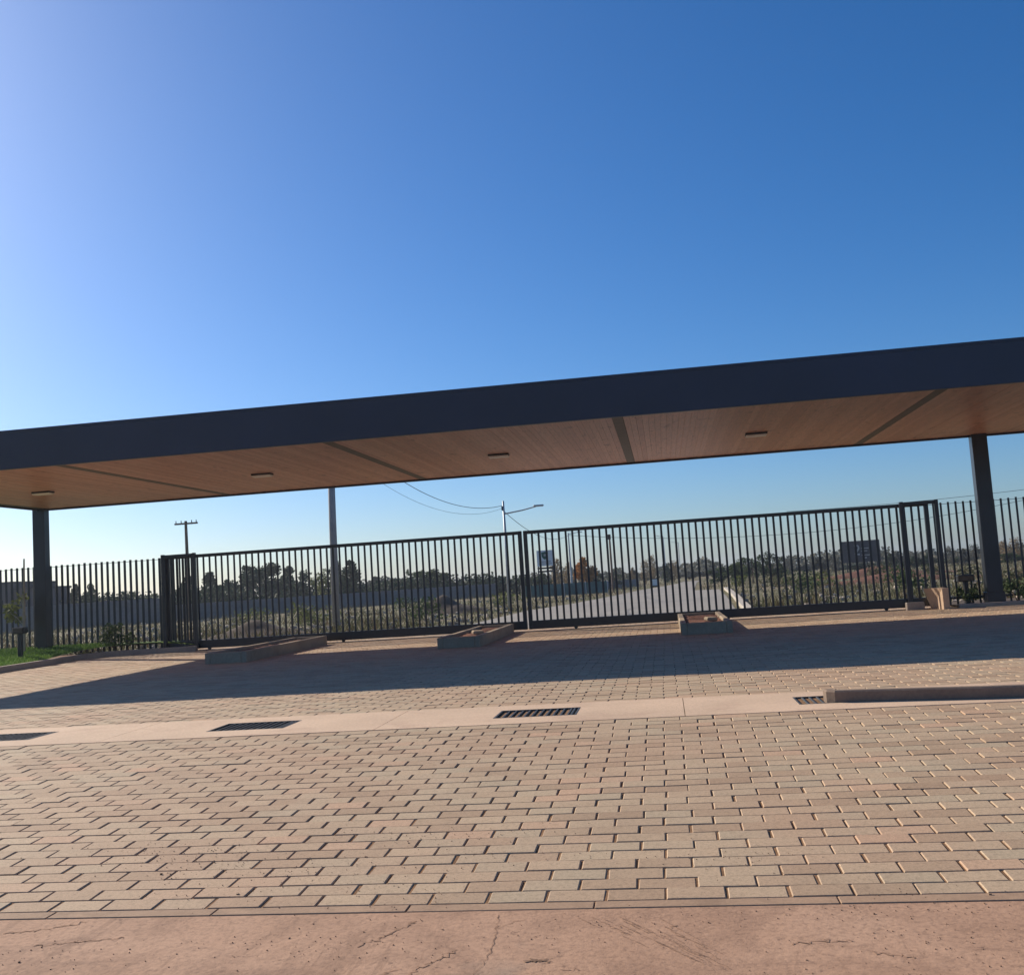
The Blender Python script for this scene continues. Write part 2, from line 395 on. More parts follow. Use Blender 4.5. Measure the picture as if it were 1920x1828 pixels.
Fq = (PVf[None] + np.arange(N)[:, None, None] * 12).reshape(-1, 4)
o = inst('paver_field', np_mesh('paver_field', V, Fq, MAT['paver_mass'], np.repeat(rng.random(N), 9)), court); tag(o, kind='stuff')

# edging between pavers and road
edge = inst('edging_kerb', G().box(-20, 16, YB - .10, YB - .012, zs(YB) - .25, zs(YB) - .02).mesh('edging_kerb', MAT['edge'])); tag(edge, kind='structure')
x = -9.0; 
while x < 7.0:
    ln = random.uniform(.95, 1.25)
    inst('kerb_stone', G().box(0, ln - .008, YB - .114, YB - .004, zs(YB) - .2, zs(YB) - .002 + random.gauss(0, .001), .003).mesh('kerb_stone', MAT['edge']), edge, (x, 0, 0)); x += ln

# drain channel slab with openings for the gratings
GR = [(-8.18, -7.29), (-5.15, -4.26), (-1.92, -1.03), (1.26, 2.15), (-11.4, -10.5)]
GY0, GY1 = 10.93, 11.53
g = G(); JT = [-24.0, -18.7, -15.5, -12.4, -9.25, -6.2, -3.1, .1, 3.4, 6.6, 9.8, 13.0, 18.0]
for a, b in zip(JT[:-1], JT[1:]):
    b -= .007; g.box(a, b, 10.475, GY0, -.2, .004); g.box(a, b, GY1, 11.955, -.2, .004)
    holes = [h_ for h_ in sorted(GR) if a < h_[0] < b]; xp = a
    for h0, h1 in holes + [(b, b)]: g.box(xp, h0, GY0, GY1, -.2, .004); xp = h1
tag(g.build('drain_channel_slab', MAT['strip']), kind='structure')
GL = ["dark drain grating at far left edge of pink concrete strip", "second drain grating from left, bars hidden in shadow, in pink strip",
      "drain grating nearest the middle with eleven open slots, in pink strip", "drain grating partly hidden behind the low right hand kerb"]
for (a, b), lab in zip(GR, GL):
    t = thing('drain_grating', lab, 'drain grating', ((a + b) / 2, (GY0 + GY1) / 2, 0), 'gratings in the drain strip')
    w, d = (b - a) / 2, (GY1 - GY0) / 2
    gg = G(); f = .02
    gg.box(-w, w, -d, -d + f, -.05, .006); gg.box(-w, w, d - f, d, -.05, .006); gg.box(-w, -w + f, -d + f, d - f, -.05, .006); gg.box(w - f, w, -d + f, d - f, -.05, .006)
    gg.build('frame', MAT['grate'], t)
    bar = G().box(-.011, .011, -d + f, d - f, -.045, .003, .003).mesh('bar', MAT['grate'])
    nb = 11
    for i in range(nb): inst('bar', bar, t, (-w + f + (i + .5 + .5 * 0) * (2 * w - 2 * f) / nb + (2 * w - 2 * f) / nb / 2 * (1 if i < nb - 1 else -.02), 0, 0))
    p = G(); p.box(-w, w, -d, d, -.46, -.44); p.box(-w - .02, -w, -d, d, -.44, -.051); p.box(w, w + .02, -d, d, -.44, -.051); p.box(-w, w, -d - .02, -d, -.44, -.051); p.box(-w, w, d, d + .02, -.44, -.051)
    p.build('pit', MAT['pit'], t)

# road beyond the gate
RL = [(-7.4, 30.9), (-6.9, 36), (-6.4, 48), (-4.9, 56), (-3.4, 69), (-2.1, 83), (-.6, 94), (1.2, 108), (2.2, 125)]
RR = [(2.15, 30.9), (2.3, 36.0), (2.95, 52), (3.45, 68.5), (1.9, 70.5), (2.5, 88), (3.3, 110), (4.2, 125)]
poly = RL[::-1] + RR
g = G(); g.v = [(x, y, .006) for x, y in poly]; g.f = [tuple(range(len(poly)))]
tag(g.build('concrete_road', MAT['road']), kind='structure')
g = G(); g.v = [(-15, 30.62, -.004), (8, 30.62, -.004), (8, 31.2, .0), (-15, 31.2, .0)]; g.f = [(0, 1, 2, 3)]
tag(g.build('gate_apron', MAT['road']), kind='structure')

# ================================================================== CANOPY
CX0, CX1, CY0, CY1, ZS_, ZT = -18.48, 11.55, 19.63, 28.60, 4.50, 5.27
ZB = 4.445
can = thing('canopy', "long flat entrance canopy with dark navy fascia and timber soffit on two columns", 'canopy', (-5, 24, 0))
ox, oy = -5, 24
T = .08
def cb(name, x0, x1, y0, y1, z0, z1, mat, parent=can, b=0.): return G().box(x0 - ox, x1 - ox, y0 - oy, y1 - oy, z0, z1, b).build(name, MAT[mat], parent)
PJ = [CX0, CX1]
for a, b in zip(PJ[:-1], PJ[1:]): cb('fascia', a, b - (.004 if b < CX1 else 0), CY0, CY0 + T, ZB, ZT - .055, 'fascia', b=.004)
cb('fascia', CX0, CX1, CY1 - T, CY1, ZB, ZT - .055, 'fascia', b=.008)
cb('fascia', CX0, CX0 + T, CY0 + T, CY1 - T, ZB, ZT - .055, 'fascia', b=.008)
cb('fascia', CX1 - T, CX1, CY0 + T, CY1 - T, ZB, ZT - .055, 'fascia', b=.008)
g = G()
for a in ((CX0 - .012, CX1 + .012, CY0 - .012, CY0 + .13), (CX0 - .012, CX1 + .012, CY1 - .13, CY1 + .012), (CX0 - .012, CX0 + .13, CY0 + .13, CY1 - .13), (CX1 - .13, CX1 + .012, CY0 + .13, CY1 - .13)):
    g.box(a[0] - ox, a[1] - ox, a[2] - oy, a[3] - oy, ZT - .055, ZT)
g.build('coping', MAT['fascia'], can)
cb('roof_sheet', CX0 + T, CX1 - T, CY0 + T, CY1 - T, ZT - .25, ZT - .2, 'batten')
soff = cb('soffit', CX0 + T, CX1 - T, CY0 + T, CY1 - T, ZS_ + .024, ZS_ + .06, 'black')
STR = [-18.30, -12.52, -6.60, -.68, 5.42, 11.38]
BW = .122
bm_ = G().box(-BW / 2 + .001, BW / 2 - .001, CY0 + T + .004 - oy, CY1 - T - .004 - oy, ZS_, ZS_ + .022, .002).mesh('board', MAT['wood'])
for s0, s1 in zip(STR[:-1], STR[1:]):
    a, b = s0 + .11, s1 - .11; n = int((b - a) / BW); w = (b - a) / n
    for i in range(n):
        o = inst('board', bm_, soff, (a + (i + .5) * w - ox, 0, random.gauss(0, .0012)), scale=(w / BW, 1, 1))
for s0 in STR: cb('cover_strip', max(s0 - .107, CX0 + T + .002), min(s0 + .107, CX1 - T - .002), CY0 + T + .003, CY1 - T - .003, ZS_ - .006, ZS_ + .02, 'batten', b=.004)
for x0, x1, z0 in ((-18.60, -18.22, .15), (8.26, 8.65, .02)):
    c = cb('column', x0, x1, 28.30, 28.58, z0, ZS_ - .002, 'metal', b=.012)
    cb('base_plate', x0 - .03, x1 + .03, 28.27, 28.60, z0 - .02, z0 + (.34 if z0 < .1 else .16), 'metal', c, b=.01)
LX = [(-15.65, "leftmost rectangular lamp under the canopy, beside the left column"), (-9.72, "second rectangular lamp from left under the canopy soffit"),
      (-3.73, "third rectangular lamp from left, near the middle of the canopy soffit"), (2.36, "rectangular soffit lamp above the third concrete island"),
      (8.4, "rectangular soffit lamp beyond the right hand column")]
for x, lab in LX[:4]:
    t = thing('ceiling_light', lab, 'lamp', (x, 24.3, ZS_), 'lamps under the canopy soffit')
    G().box(-.25, .25, -.13, .13, -.045, -.0005, .01).build('housing', MAT['black'], t)
    G().box(-.235, .235, -.12, .125, -.08, -.0455, .006).build('diffuser', MAT['diffuser'], t)

# ================================================================== GATE AND FENCES
GYY = 28.74; ZG0, ZG1 = .06, 2.82
def leaf(label, x0, x1, n, stiles):
    t = thing('gate_leaf', label, 'gate', (x0, GYY, 0), 'sliding gate leaves'); L = x1 - x0
    G().box(0, L, -.04, .04, ZG1 - .095, ZG1, .008).build('top_rail', MAT['metal'], t)
    G().box(0, L, -.045, .045, ZG0, ZG0 + .235, .008).build('bottom_rail', MAT['metal'], t)
    for a in stiles: G().box(a - .055, a + .055, -.05, .05, ZG0 - .003, ZG1 + .003, .008).build('stile', MAT['metal'], t)
    bar = G().box(-.030, .030, -.007, .007, ZG0 + .23, ZG1 - .09, .004).mesh('bar', MAT['metal'])
    lo, hi = .055, L - .055
    for i in range(1, n): inst('bar', bar, t, (lo + (hi - lo) * i / n + random.gauss(0, .002), 0, 0), (0, random.gauss(0, .0008), 0))
    for q in (.12, .5, .88):
        w = G(); w.tube([(L * q, -.02, .055), (L * q, .02, .055)], .05, 14); w.build('wheel', MAT['black'], t)
leaf("left sliding gate leaf of dark vertical bars, behind the first two islands", -14.62, -3.90, 56, (.055, 10.665))
leaf("right sliding gate leaf of dark vertical bars, behind the third island", -3.855, 7.10, 57, (.055, 10.90))
tr = G().box(-15.2, 7.8, GYY - .03, GYY + .03, -.01, .012, .003).build('gate_track', MAT['grate']); tag(tr, "thin steel ground track under the two gate leaves", 'gate track')

def portal(label, xa, xb, z0):
    t = thing('gate_guide_frame', label, 'gate frame', ((xa + xb) / 2, GYY - .16, z0), 'guide frames at the gate ends'); w = (xb - xa) / 2
    for s in (-1, 1): G().box(s * w - .05, s * w + .05, -.05, .05, 0, 2.865 - z0, .008).build('post', MAT['metal'], t)
    G().box(-w + .052, w - .052, -.055, .055, 2.76 - z0, 2.85 - z0, .008).build('beam', MAT['metal'], t)
portal("guide frame of two posts and a beam at the gate's left end", -14.62, -13.65, .1)
portal("guide frame of two posts and a beam at the gate's right end", 6.38, 7.27, .05)

def fence(label, x0, x1, pitch, w, d, y, zb, zt):
    t = thing('bar_fence', label, 'fence', (x0, y, zb(x0)), 'fences beside the gate')
    n = int((x1 - x0) / pitch)
    for i in range(n + 1):
        x = x0 + i * pitch
        G().box(-w / 2, w / 2, -d / 2, d / 2, 0, zt - zb(x) + random.gauss(0, .006), .004).build('bar', MAT['metal'], t, (x - x0, 0, zb(x) - zb(x0)))
    G().box(0, x1 - x0, d / 2 + .002, d / 2 + .014, zt - zb(x0) - .05, zt - zb(x0) - .038).build('top_wire', MAT['metal'], t)
    G().box(0, x1 - x0, d / 2 + .002, d / 2 + .05, .14, .20).build('bottom_rail', MAT['metal'], t)
fence("fence of dark upright bars left of the gate, behind the lawn", -22.4, -13.72, .186, .080, .012, 29.02, lambda x: .12, 2.80)
fence("fence of dark upright bars right of the gate, behind the right column", 6.35, 13.5, .193, .055, .012, 29.05, lambda x: .05, 2.80)

# ================================================================== KERBS, ISLANDS AND BEDS
def island(label, x0, x1, y0, y1, z1, slope=.0):
    t = thing('traffic_island', label, 'traffic island', ((x0 + x1) / 2, (y0 + y1) / 2, 0), 'concrete islands before the gate')
    w, d = (x1 - x0) / 2, (y1 - y0) / 2; k = .13
    for s in (-1, 1): G().box(s * w - (0 if s < 0 else k), s * w + (k if s < 0 else 0), -d, d, -.04, z1, .014).build('side_kerb', MAT['island'], t)
    for s in (-1, 1): G().box(-w + k + .002, w - k - .002, s * d - (0 if s < 0 else k), s * d + (k if s < 0 else 0), -.04, z1 - .003, .014).build('end_kerb', MAT['island'], t)
    nx, ny = 8, 30; V = []; Fs = []
    for j in range(ny + 1):
        for i in range(nx + 1):
            V.append((-w + k + (2 * w - 2 * k) * i / nx, -d + k + (2 * d - 2 * k) * j / ny, z1 - .075 + random.uniform(-.02, .025)))
    for j in range(ny):
        for i in range(nx): a = j * (nx + 1) + i; Fs.append((a, a + 1, a + nx + 2, a + nx + 1))
    q = G(); q.v = V; q.f = Fs; q.build('soil_fill', MAT['soil'], t, smooth=True)
    return t
isl = [island("long concrete island in front of the left gate leaf, nearest the lawn", *ISL[0], .25),
       island("middle concrete island with soil fill, by the gate's meeting stiles", *ISL[1], .25),
       island("concrete island with red brown soil in front of the right gate leaf", *ISL[2], .26)]
for (x, y, z) in ((-4.62, 24.9, .2), (1.0, 24.9, .2)):
    q = G().box(-.14, .14, -.1, .1, 0, .09, .025).build('concrete_lump', MAT['island'], None, (x, y, z)); q.rotation_euler = (.1, .05, .5)
    tag(q, "pale concrete lump lying on the soil of the %s island" % ("middle" if x < 0 else "right hand"), 'rubble')

def path_kerb(name, pts, wdt, z0, z1, mat, closed=False):
    """kerb following a polyline with mitred joints: front face on the polyline, thickness to its left"""
    P = [Vector((p[0], p[1], 0)) for p in pts]; outs = []
    for i, p in enumerate(P):
        d1 = (P[i] - P[i - 1]).normalized() if i else (P[1] - P[0]).normalized(); d2 = (P[i + 1] - P[i]).normalized() if i < len(P) - 1 else d1
        n = (d1 + d2).normalized(); nn = Vector((-n.y, n.x, 0)); outs.append(p + nn * wdt / max(.4, n.dot(d2)))
    q = G(); c = .015
    for p, o in zip(P, outs):
        e = (o - p).normalized() * c
        q.v += [(p.x, p.y, z0), (p.x, p.y, z1 - c), (p.x + e.x, p.y + e.y, z1), (o.x - e.x, o.y - e.y, z1), (o.x, o.y, z1 - c), (o.x, o.y, z0)]
    for i in range(len(P) - 1):
        for k in range(6): a = i * 6; q.f.append((a + k, a + (k + 1) % 6, a + 6 + (k + 1) % 6, a + 6 + k))
    q.f.append(tuple(reversed(range(6)))); q.f.append(tuple((len(P) - 1) * 6 + k for k in range(6)))
    return q, outs
# left lawn bed
KP = [(-16.1, 15.0), (-16.25, 20.0), (-16.3, 23.5), (-16.38, 25.4), (-16.5, 26.8), (-16.45, 27.5), (-16.2, 28.0), (-15.6, 28.27), (-14.9, 28.38), (-13.62, 28.42)]
q, KO = path_kerb('lawn_kerb', KP, .16, -.06, .15, 'kerb')
tag(q.build('lawn_kerb', MAT['kerb']), "curved concrete kerb edging the lawn at left", 'kerb')
bed = [(p.x, p.y) for p in KO] + [(-13.62, 29.3), (-17, 29.4), (-26, 29.4), (-26, 15.0)]
def bz(x, y): return .12 + max(0, min(.20, (y - 25.2) * .06)) * max(0, min(1, (-13.3 - x) / 1.2))
V = []; nx, ny = 26, 150
g = G()
for j in range(ny + 1):
    y = 15.0 + (29.4 - 15.0) * j / ny
    # right limit of the bed at this y
    xr = None
    for a, b in zip(KO[:-1], KO[1:]):
        if a.y <= y <= b.y and b.y > a.y: xr = a.x + (b.x - a.x) * (y - a.y) / (b.y - a.y)
    if xr is None: xr = -13.62
    for i in range(nx + 1):
        x = -26 + (xr + .01 + 26) * i / nx; g.v.append((x, y, bz(x, y)))
for j in range(ny):
    for i in range(nx): a = j * (nx + 1) + i; g.f.append((a, a + 1, a + nx + 2, a + nx + 1))
MAT['lawn'] = simple("lawn_ground", (.12, .19, .045), .95, .1, var=.4, scale=5, bump=.5)
tag(g.build('lawn', MAT['lawn'], smooth=True), kind='structure')

def blades(name, pts, hmin, hmax, wid, mat, lean=.35, quadscale=1.0):
    """upright tapering leaf blades (one quad each) at pts (n,3)"""
    n = len(pts); a = rng.random(n) * 2 * np.pi; h = hmin + (hmax - hmin) * rng.random(n) ** 1.5
    dx, dy = np.cos(a) * wid, np.sin(a) * wid; lx, ly = rng.normal(0, lean, n) * h, rng.normal(0, lean, n) * h
    P = np.asarray(pts)
    b0 = P + np.stack([-dx, -dy, -.01 * np.ones(n)], -1); b1 = P + np.stack([dx, dy, -.01 * np.ones(n)], -1)
    t1 = P + np.stack([lx + dx * .35, ly + dy * .35, h], -1); t0 = P + np.stack([lx - dx * .35, ly - dy * .35, h], -1)
    V = np.stack([b0, b1, t1, t0], 1).reshape(-1, 3); Fq = np.arange(4 * n).reshape(n, 4)
    return np_mesh(name, V, Fq, mat, rng.random(n))
gx = rng.uniform(-20.5, -16.3, 26000); gy = rng.uniform(22.5, 28.9, 26000)
lim = np.interp(gy, [p.y for p in KO], [p.x for p in KO]) - .05
keep = (gx < lim); gx, gy = gx[keep], gy[keep]
pts = np.stack([gx, gy, np.array([bz(a, b) for a, b in zip(gx, gy)])], -1)
tag(inst('lawn_grass', blades('lawn_grass', pts, .03, .10, .012, LEAF['grass'])), "short green grass on the raised bed at left", 'grass', kind='stuff')

# right kerb on the drain strip and the bed by the right column
KR = [(1.53, 11.13), (1.545, 11.02), (1.62, 10.955), (2.2, 10.86), (3.0, 10.72), (4.2, 10.60), (8.0, 10.56), (16.0, 10.52)]
q, _ = path_kerb('kerb', KR, .11, -.05, .122, 'kerb')
MAT['kerb_brown'] = concrete_mat("brown_kerb_concrete", (.23, .165, .12), (.15, .105, .08), 1.5)
tag(q.build('median_kerb', MAT['kerb_brown']), "low dark kerb lying on the pink strip at right", 'kerb')
q, _ = path_kerb('kerb', [(7.45, 28.02), (16, 28.02)], .16, -.05, .10, 'kerb')
tag(q.build('bed_kerb', MAT['kerb']), "low pale kerb in front of the right hand column's bed", 'kerb')
g = G(); g.v = [(7.45, 28.17, .06), (16, 28.17, .06), (16, 31.0, .05), (7.45, 31.0, .05)]; g.f = [(0, 1, 2, 3)]
tag(g.build('planting_bed', MAT['dark_soil']), kind='structure')
q = G(); q.v = [(6.86, 28.42, -.03), (7.05, 27.95, -.03), (7.2, 27.95, -.03), (7.2, 28.5, -.03), (6.70, 28.42, .54), (7.05, 27.93, .54), (7.2, 27.93, .54), (7.2, 28.5, .54)]
q.f = [(3, 2, 1, 0), (4, 5, 6, 7), (0, 1, 5, 4), (1, 2, 6, 5), (2, 3, 7, 6), (3, 0, 4, 7)]
tag(q.build('gate_footing', MAT['strip']), "pale concrete block at the foot of the gate's right frame", 'concrete block')
q = G().box(6.22, 6.68, 28.34, 28.50, -.03, .20, .02)
tag(q.build('frame_plinth', MAT['kerb']), "dark low plinth under the gate's right guide frame", 'concrete block')
q = G().box(-14.9, -8.8, 30.1, 30.25, -.05, .20, .02)
tag(q.build('back_kerb', MAT['strip']), "pale kerb seen through the left end of the gate", 'kerb')
q, _ = path_kerb('road_kerb', [(3.75, 68.6), (3.2, 52), (2.5, 36.0), (2.35, 31.5)], .30, -.05, .12, 'kerb')
MAT['pale_kerb'] = concrete_mat("pale_new_kerb", (.46, .41, .34), (.33, .28, .22), 1.0)
tag(q.build('road_kerb', MAT['pale_kerb']), "pale diagonal kerb at the right edge of the concrete road", 'kerb')

def bollard_light(label, x, y, z, h, head):
    t = thing('garden_light', label, 'garden light', (x, y, z), 'dark garden lights by the columns')
    G().box(-.055, .055, -.055, .055, -.03, h, .01).build('post', MAT['black'], t)
    hd = G().box(-head, head, -.11, .11, h - .02, h + .16, .02).build('lamp_head', MAT['black'], t)
    G().box(-head + .03, head - .03, -.118, -.112, h + .01, h + .13).build('lens', MAT['glass'], hd)
    G().box(-.09, .09, -.09, .09, -.02, .03, .01).build('base_plate', MAT['black'], t)
bollard_light("short dark garden light on the lawn beside the left column", -17.72, 26.3, .16, .72, .17)
bollard_light("short dark garden light between the gate end and right column", 7.86, 28.75, .05, .62, .21)

# ================================================================== PLANTS NEAR THE FENCE
def leaf_cloud(centres, radii, n, size, flat=1.0):
    """n small leaf quads gathered round the centres"""
    c = np.asarray(centres, float); k = rng.integers(0, len(c), n); r = np.asarray(radii, float)[k]
    d = rng.normal(0, 1, (n, 3)); d /= np.linalg.norm(d, axis=1)[:, None]; rad = rng.random(n) ** .45
    P = c[k] + d * (rad * r)[:, None] * np.array([1, 1, flat])
    u = rng.normal(0, 1, (n, 3)); u /= np.linalg.norm(u, axis=1)[:, None]; w = np.cross(u, rng.normal(0, 1, (n, 3))); w /= np.linalg.norm(w, axis=1)[:, None]
    s = size * rng.uniform(.5, 1.3, n)[:, None]
    V = np.stack([P - u * s, P + w * s * .55, P + u * s, P - w * s * .55], 1).reshape(-1, 3)
    clump = rng.random(len(c)); tint = np.clip(.55 * clump[k] + .45 * rng.random(n), 0, 1)
    return V, np.arange(4 * n).reshape(n, 4), tint

def shrub(label, x, y, z, h, w, mat, n=260, cat='shrub', name='shrub', size=.05, group=None):
    t = thing(name, label, cat, (x, y, z), group)
    cs = [(random.gauss(0, w * .28), random.gauss(0, w * .28), random.uniform(.25, .85) * h) for _ in range(9)]
    V, Fq, ti = leaf_cloud(cs, [w * .3] * 9, n, size); V[:, 2] = np.maximum(V[:, 2], .01)
    inst('foliage', np_mesh('foliage', V, Fq, LEAF[mat], ti), t)
    g = G()
    for c in cs[:5]: g.tube([(0, 0, -.03), (c[0] * .5, c[1] * .5, c[2] * .5), c], [.012, .009, .004], 5)
    g.build('stem', MAT['bark'], t)
shrub("grey green shrub on the bed by the fence, left of the gate", -16.35, 28.75, .2, .75, .75, 'mid', 700)
shrub("small dark shrub at the far left edge of the lawn", -18.3, 25.6, .15, .35, .45, 'mid', 300)
shrub("leafy green plant just left of the right column's foot", 8.0, 28.9, .06, .5, .5, 'mid', 400)
shrub("leafy green plant just right of the right column's foot", 9.15, 28.85, .06, .55, .6, 'mid', 450)
shrub("green plant behind kerb at the far right edge", 9.95, 28.75, .06, .5, .6, 'mid', 400)
t = thing('sapling', "thin staked sapling with yellow green leaves left of the left column", 'sapling', (-18.55, 27.7, .25))
G().tube([(0, 0, -.05), (.02, .0, 1.2), (.06, 0, 2.75)], [.045, .04, .022], 7).build('trunk', MAT['pale_bark'], t)
cs = [(-.38, -.05, 1.1), (-.5, .1, 1.3), (-.28, 0, 1.35), (-.2, .1, 1.0), (-.05, 0, 1.6)]
V, Fq, ti = leaf_cloud(cs, [.2] * 5, 260, .06); inst('foliage', np_mesh('foliage', V, Fq, LEAF['lime'], ti), t)
G().tube([(.01, 0, .8), (-.2, 0, 1.05), (-.42, 0, 1.2)], [.015, .012, .005], 5).build('limb', MAT['pale_bark'], t)

# ================================================================== FIELD BEYOND THE GATE
def inroad(x, y):
    l = np.interp(y, [p[1] for p in RL], [p[0] for p in RL]); r = np.interp(y, [36, 68.5, 70.5, 125], [2.6, 3.8, 2.2, 4.4]); return (x > l - .2) & (x < r + .25)
n = 80000; wy = 31.2 + 95 * rng.random(n) ** 1.7; wx = (rng.uniform(-.78, .40, n)) * wy
cl = np.sin(wx * .9 + 1.3 * np.sin(wy * .31)) + np.sin(wy * .55 + 2 * np.sin(wx * .37)) + rng.normal(0, .7, n)
keep = (~inroad(wx, wy)) & (cl > .25) & ~((wy < 32) & (wx > -14) & (wx < 7)); wx, wy = wx[keep], wy[keep]
pts = np.stack([wx, wy, np.full(len(wx), -.015)], -1)
tag(inst('field_weeds', blades('field_weeds', pts, .05, .42, .022, LEAF['weed'], .5)), "dry green and straw weeds over the field behind the gate", 'weeds', kind='stuff')
# rubble
n = 900; ry = 31 + 45 * rng.random(n) ** 1.6; rx = rng.uniform(-.62, .36, n) * ry; keep = ~inroad(rx, ry); rx, ry = rx[keep], ry[keep]; n = len(rx)
cube = np.array([(-1, -1, -1), (1, -1, -1), (1, 1, -1), (-1, 1, -1), (-1, -1, 1), (1, -1, 1), (1, 1, 1), (-1, 1, 1)], float)
cf = np.array([(0, 3, 2, 1), (4, 5, 6, 7), (0, 1, 5, 4), (1, 2, 6, 5), (2, 3, 7, 6), (3, 0, 4, 7)])
sz = rng.uniform(.03, .11, (n, 1, 1)); V = cube[None] * sz * rng.uniform(.5, 1.2, (n, 8, 3)) + np.stack([rx, ry, np.full(n, .02)], -1)[:, None, :]
tag(inst('rubble', np_mesh('rubble', V.reshape(-1, 3), (cf[None] + np.arange(n)[:, None, None] * 8).reshape(-1, 4), MAT['stone'])), "pale broken stones scattered over the field", 'rubble', kind='stuff')
def mound(label, x, y, w, d, h, mat='dark_soil'):
    nx, ny = 18, 12; q = G()
    for j in range(ny + 1):
        for i in range(nx + 1):
            u, v = i / nx * 2 - 1, j / ny * 2 - 1; r = math.hypot(u, v)
            z = max(0, 1 - r) ** .8 * h * (1 + .35 * math.sin(5 * u + 2) * math.cos(4 * v)) + (random.uniform(-.05, .05) * h if r < .95 else 0) - .04
            q.v.append((u * w, v * d, z))
    for j in range(ny):
        for i in range(nx): a = j * (nx + 1) + i; q.f.append((a, a + 1, a + nx + 2, a + nx + 1))
    tag(q.build('earth_mound', MAT[mat], None, (x, y, 0), True), label, 'earth mound', 'heaps of earth behind the gate')
mound("low dark heap of earth just behind the gate's left end", -14.2, 34.5, 2.6, 1.4, .55)
mound("dark heap of earth in the field left of the lamp pole", -11.3, 52, 2.6, 1.6, .75)
mound("reddish low bank of soil in the field right of the road", 13.2, 62, 5.5, 2.0, .45, 'soil')
mound("red brown bank of soil below the dark billboard", 16.0, 80, 6.5, 2.0, .6, 'soil')

# far walls and house
def wallthing(label, x0, y0, x1, y1, h, name='block_wall', mat='wall'):
    t = thing(name, label, 'wall', (x0, y0, 0)); L = math.hypot(x1 - x0, y1 - y0); t.rotation_euler.z = math.atan2(y1 - y0, x1 - x0)
    n = max(1, int(round(L / 4)))
    pan = G().box(.06, L / n - .06, -.06, .06, -.2, h).mesh('panel', MAT[mat]); po = G().box(-.09, .09, -.09, .09, -.2, h + .05).mesh('post', MAT[mat])
    for i in range(n): inst('panel', pan, t, (i * L / n, 0, 0))
    for i in range(n + 1): inst('post', po, t, (i * L / n, 0, 0))
wallthing("grey block wall behind the fence at far left", -54, 68.5, -37.8, 74, 1.85)
wallthing("long low grey wall under the dark trees left of the lamp pole", -37.5, 74.2, -17.2, 104, 1.25)
wallthing("low grey wall beside the far end of the road", -6.2, 100, -2.9, 112, .75)
t = thing('flat_roofed_house', "dark flat roofed house behind the fence at the far left edge", 'house', (-51.95, 76, 0))
G().box(-6, .1, 0, 6, 0, 3.75).build('wall', MAT['house'], t); G().box(.102, 1.75, .3, 5.5, 0, 3.25).build('wall', MAT['house'], t)
G().box(-6.1, .2, -.15, 6.1, 3.752, 3.95).build('roof', MAT['board'], t); G().box(.202, 1.85, .15, 5.6, 3.252, 3.44).build('roof', MAT['board'], t)
for x in (-1.4, .5): 
    w = G().box(x, x + .7, -.03 if x < 0 else .27, .0 if x < 0 else .3, 1.5, 2.5).build('window', MAT['glass'], t)
t = thing('mesh_fence', "low teal mesh fence behind the white sign", 'fence', (-10.6, 76, 0))
G().box(0, 6.4, -.01, .01, .1, .98).build('mesh_panel', MAT['teal'], t)
po = G().tube([(0, 0, -.1), (0, 0, 1.05)], .03, 6).mesh('post', MAT['galv'])
for i in range(5): inst('post', po, t, (i * 1.6, -.04, 0))
t = thing('utility_box', "small pale box at the far end of the road", 'utility box', (-.9, 97, 0))
G().box(-.32, .32, -.25, .25, .12, .72, .02).build('cabinet', MAT['white'], t); G().box(-.36, .36, -.29, .29, -.05, .118).build('plinth', MAT['black'], t); G().box(-.36, .36, -.29, .29, .722, .77).build('lid', MAT['board'], t)

# poles, wires, signs
t = thing('concrete_pole', "thick pale concrete utility pole rising behind the canopy", 'utility pole', (-12.5, 38, 0))
G().tube([(0, 0, -.2), (.05, 0, 4), (.10, 0, 7.3)], [.155, .14, .125], 14).build('shaft', MAT['pole'], t, smooth=True)
G().box(-.2, .2, -.2, .2, -.1, .16, .03).build('collar', MAT['dark_soil'], t)
G().tube([(-.8, 0, 6.9), (1.1, 0, 6.95)], .05, 8).build('crossarm', MAT['pole'], t)
for x in (-.7, .2, 1.0): G().tube([(x, 0, 6.98), (x, 0, 7.1)], [.04, .03], 8).build('insulator', MAT['black'], t)
t = thing('street_lamp', "slender street lamp pole with one raised arm, left of the white sign", 'street lamp', (-8.2, 54, 0))
G().tube([(0, 0, -.2), (0, 0, 3.0), (-.01, 0, 5.7)], [.11, .085, .05], 10).build('pole', MAT['galv'], t, smooth=True)
G().tube([(0, 0, 5.0), (1.0, 0, 5.13), (1.75, 0, 5.28)], [.04, .035, .03], 8).build('arm', MAT['galv'], t)
hd = G().box(1.6, 2.15, -.1, .1, 5.27, 5.36, .03).build('lamp_head', MAT['galv'], t)
G().box(1.66, 2.1, -.08, .08, 5.262, 5.268).build('lens', MAT['diffuser'], hd)
G().box(-.12, -.04, -.05, .05, 5.2, 5.42, .01).build('bracket', MAT['black'], t)
t = thing('telegraph_pole', "wooden telegraph pole with a crossarm behind the gate's left frame", 'utility pole', (-33.9, 70, 0))
G().tube([(0, 0, -.2), (-.05, 0, 7.25)], [.15, .10], 10).build('pole', MAT['timber'], t)
G().box(-.9, .85, -.06, .06, 7.0, 7.12).build('crossarm', MAT['timber'], t)
for x in (-.8, -.4, .4, .75): G().tube([(x, 0, 7.122), (x, 0, 7.30)], [.04, .03], 6).build('insulator', MAT['black'], t)
t = thing('slim_post', "slender dark red post beside the orange tree", 'post', (-4.1, 82, 0))
G().tube([(0, 0, -.2), (0, 0, 4.2)], [.10, .07], 8).build('shaft', MAT['timber'], t); G().box(-.14, .1, -.1, .1, 4.2, 4.6, .02).build('cap', MAT['black'], t)
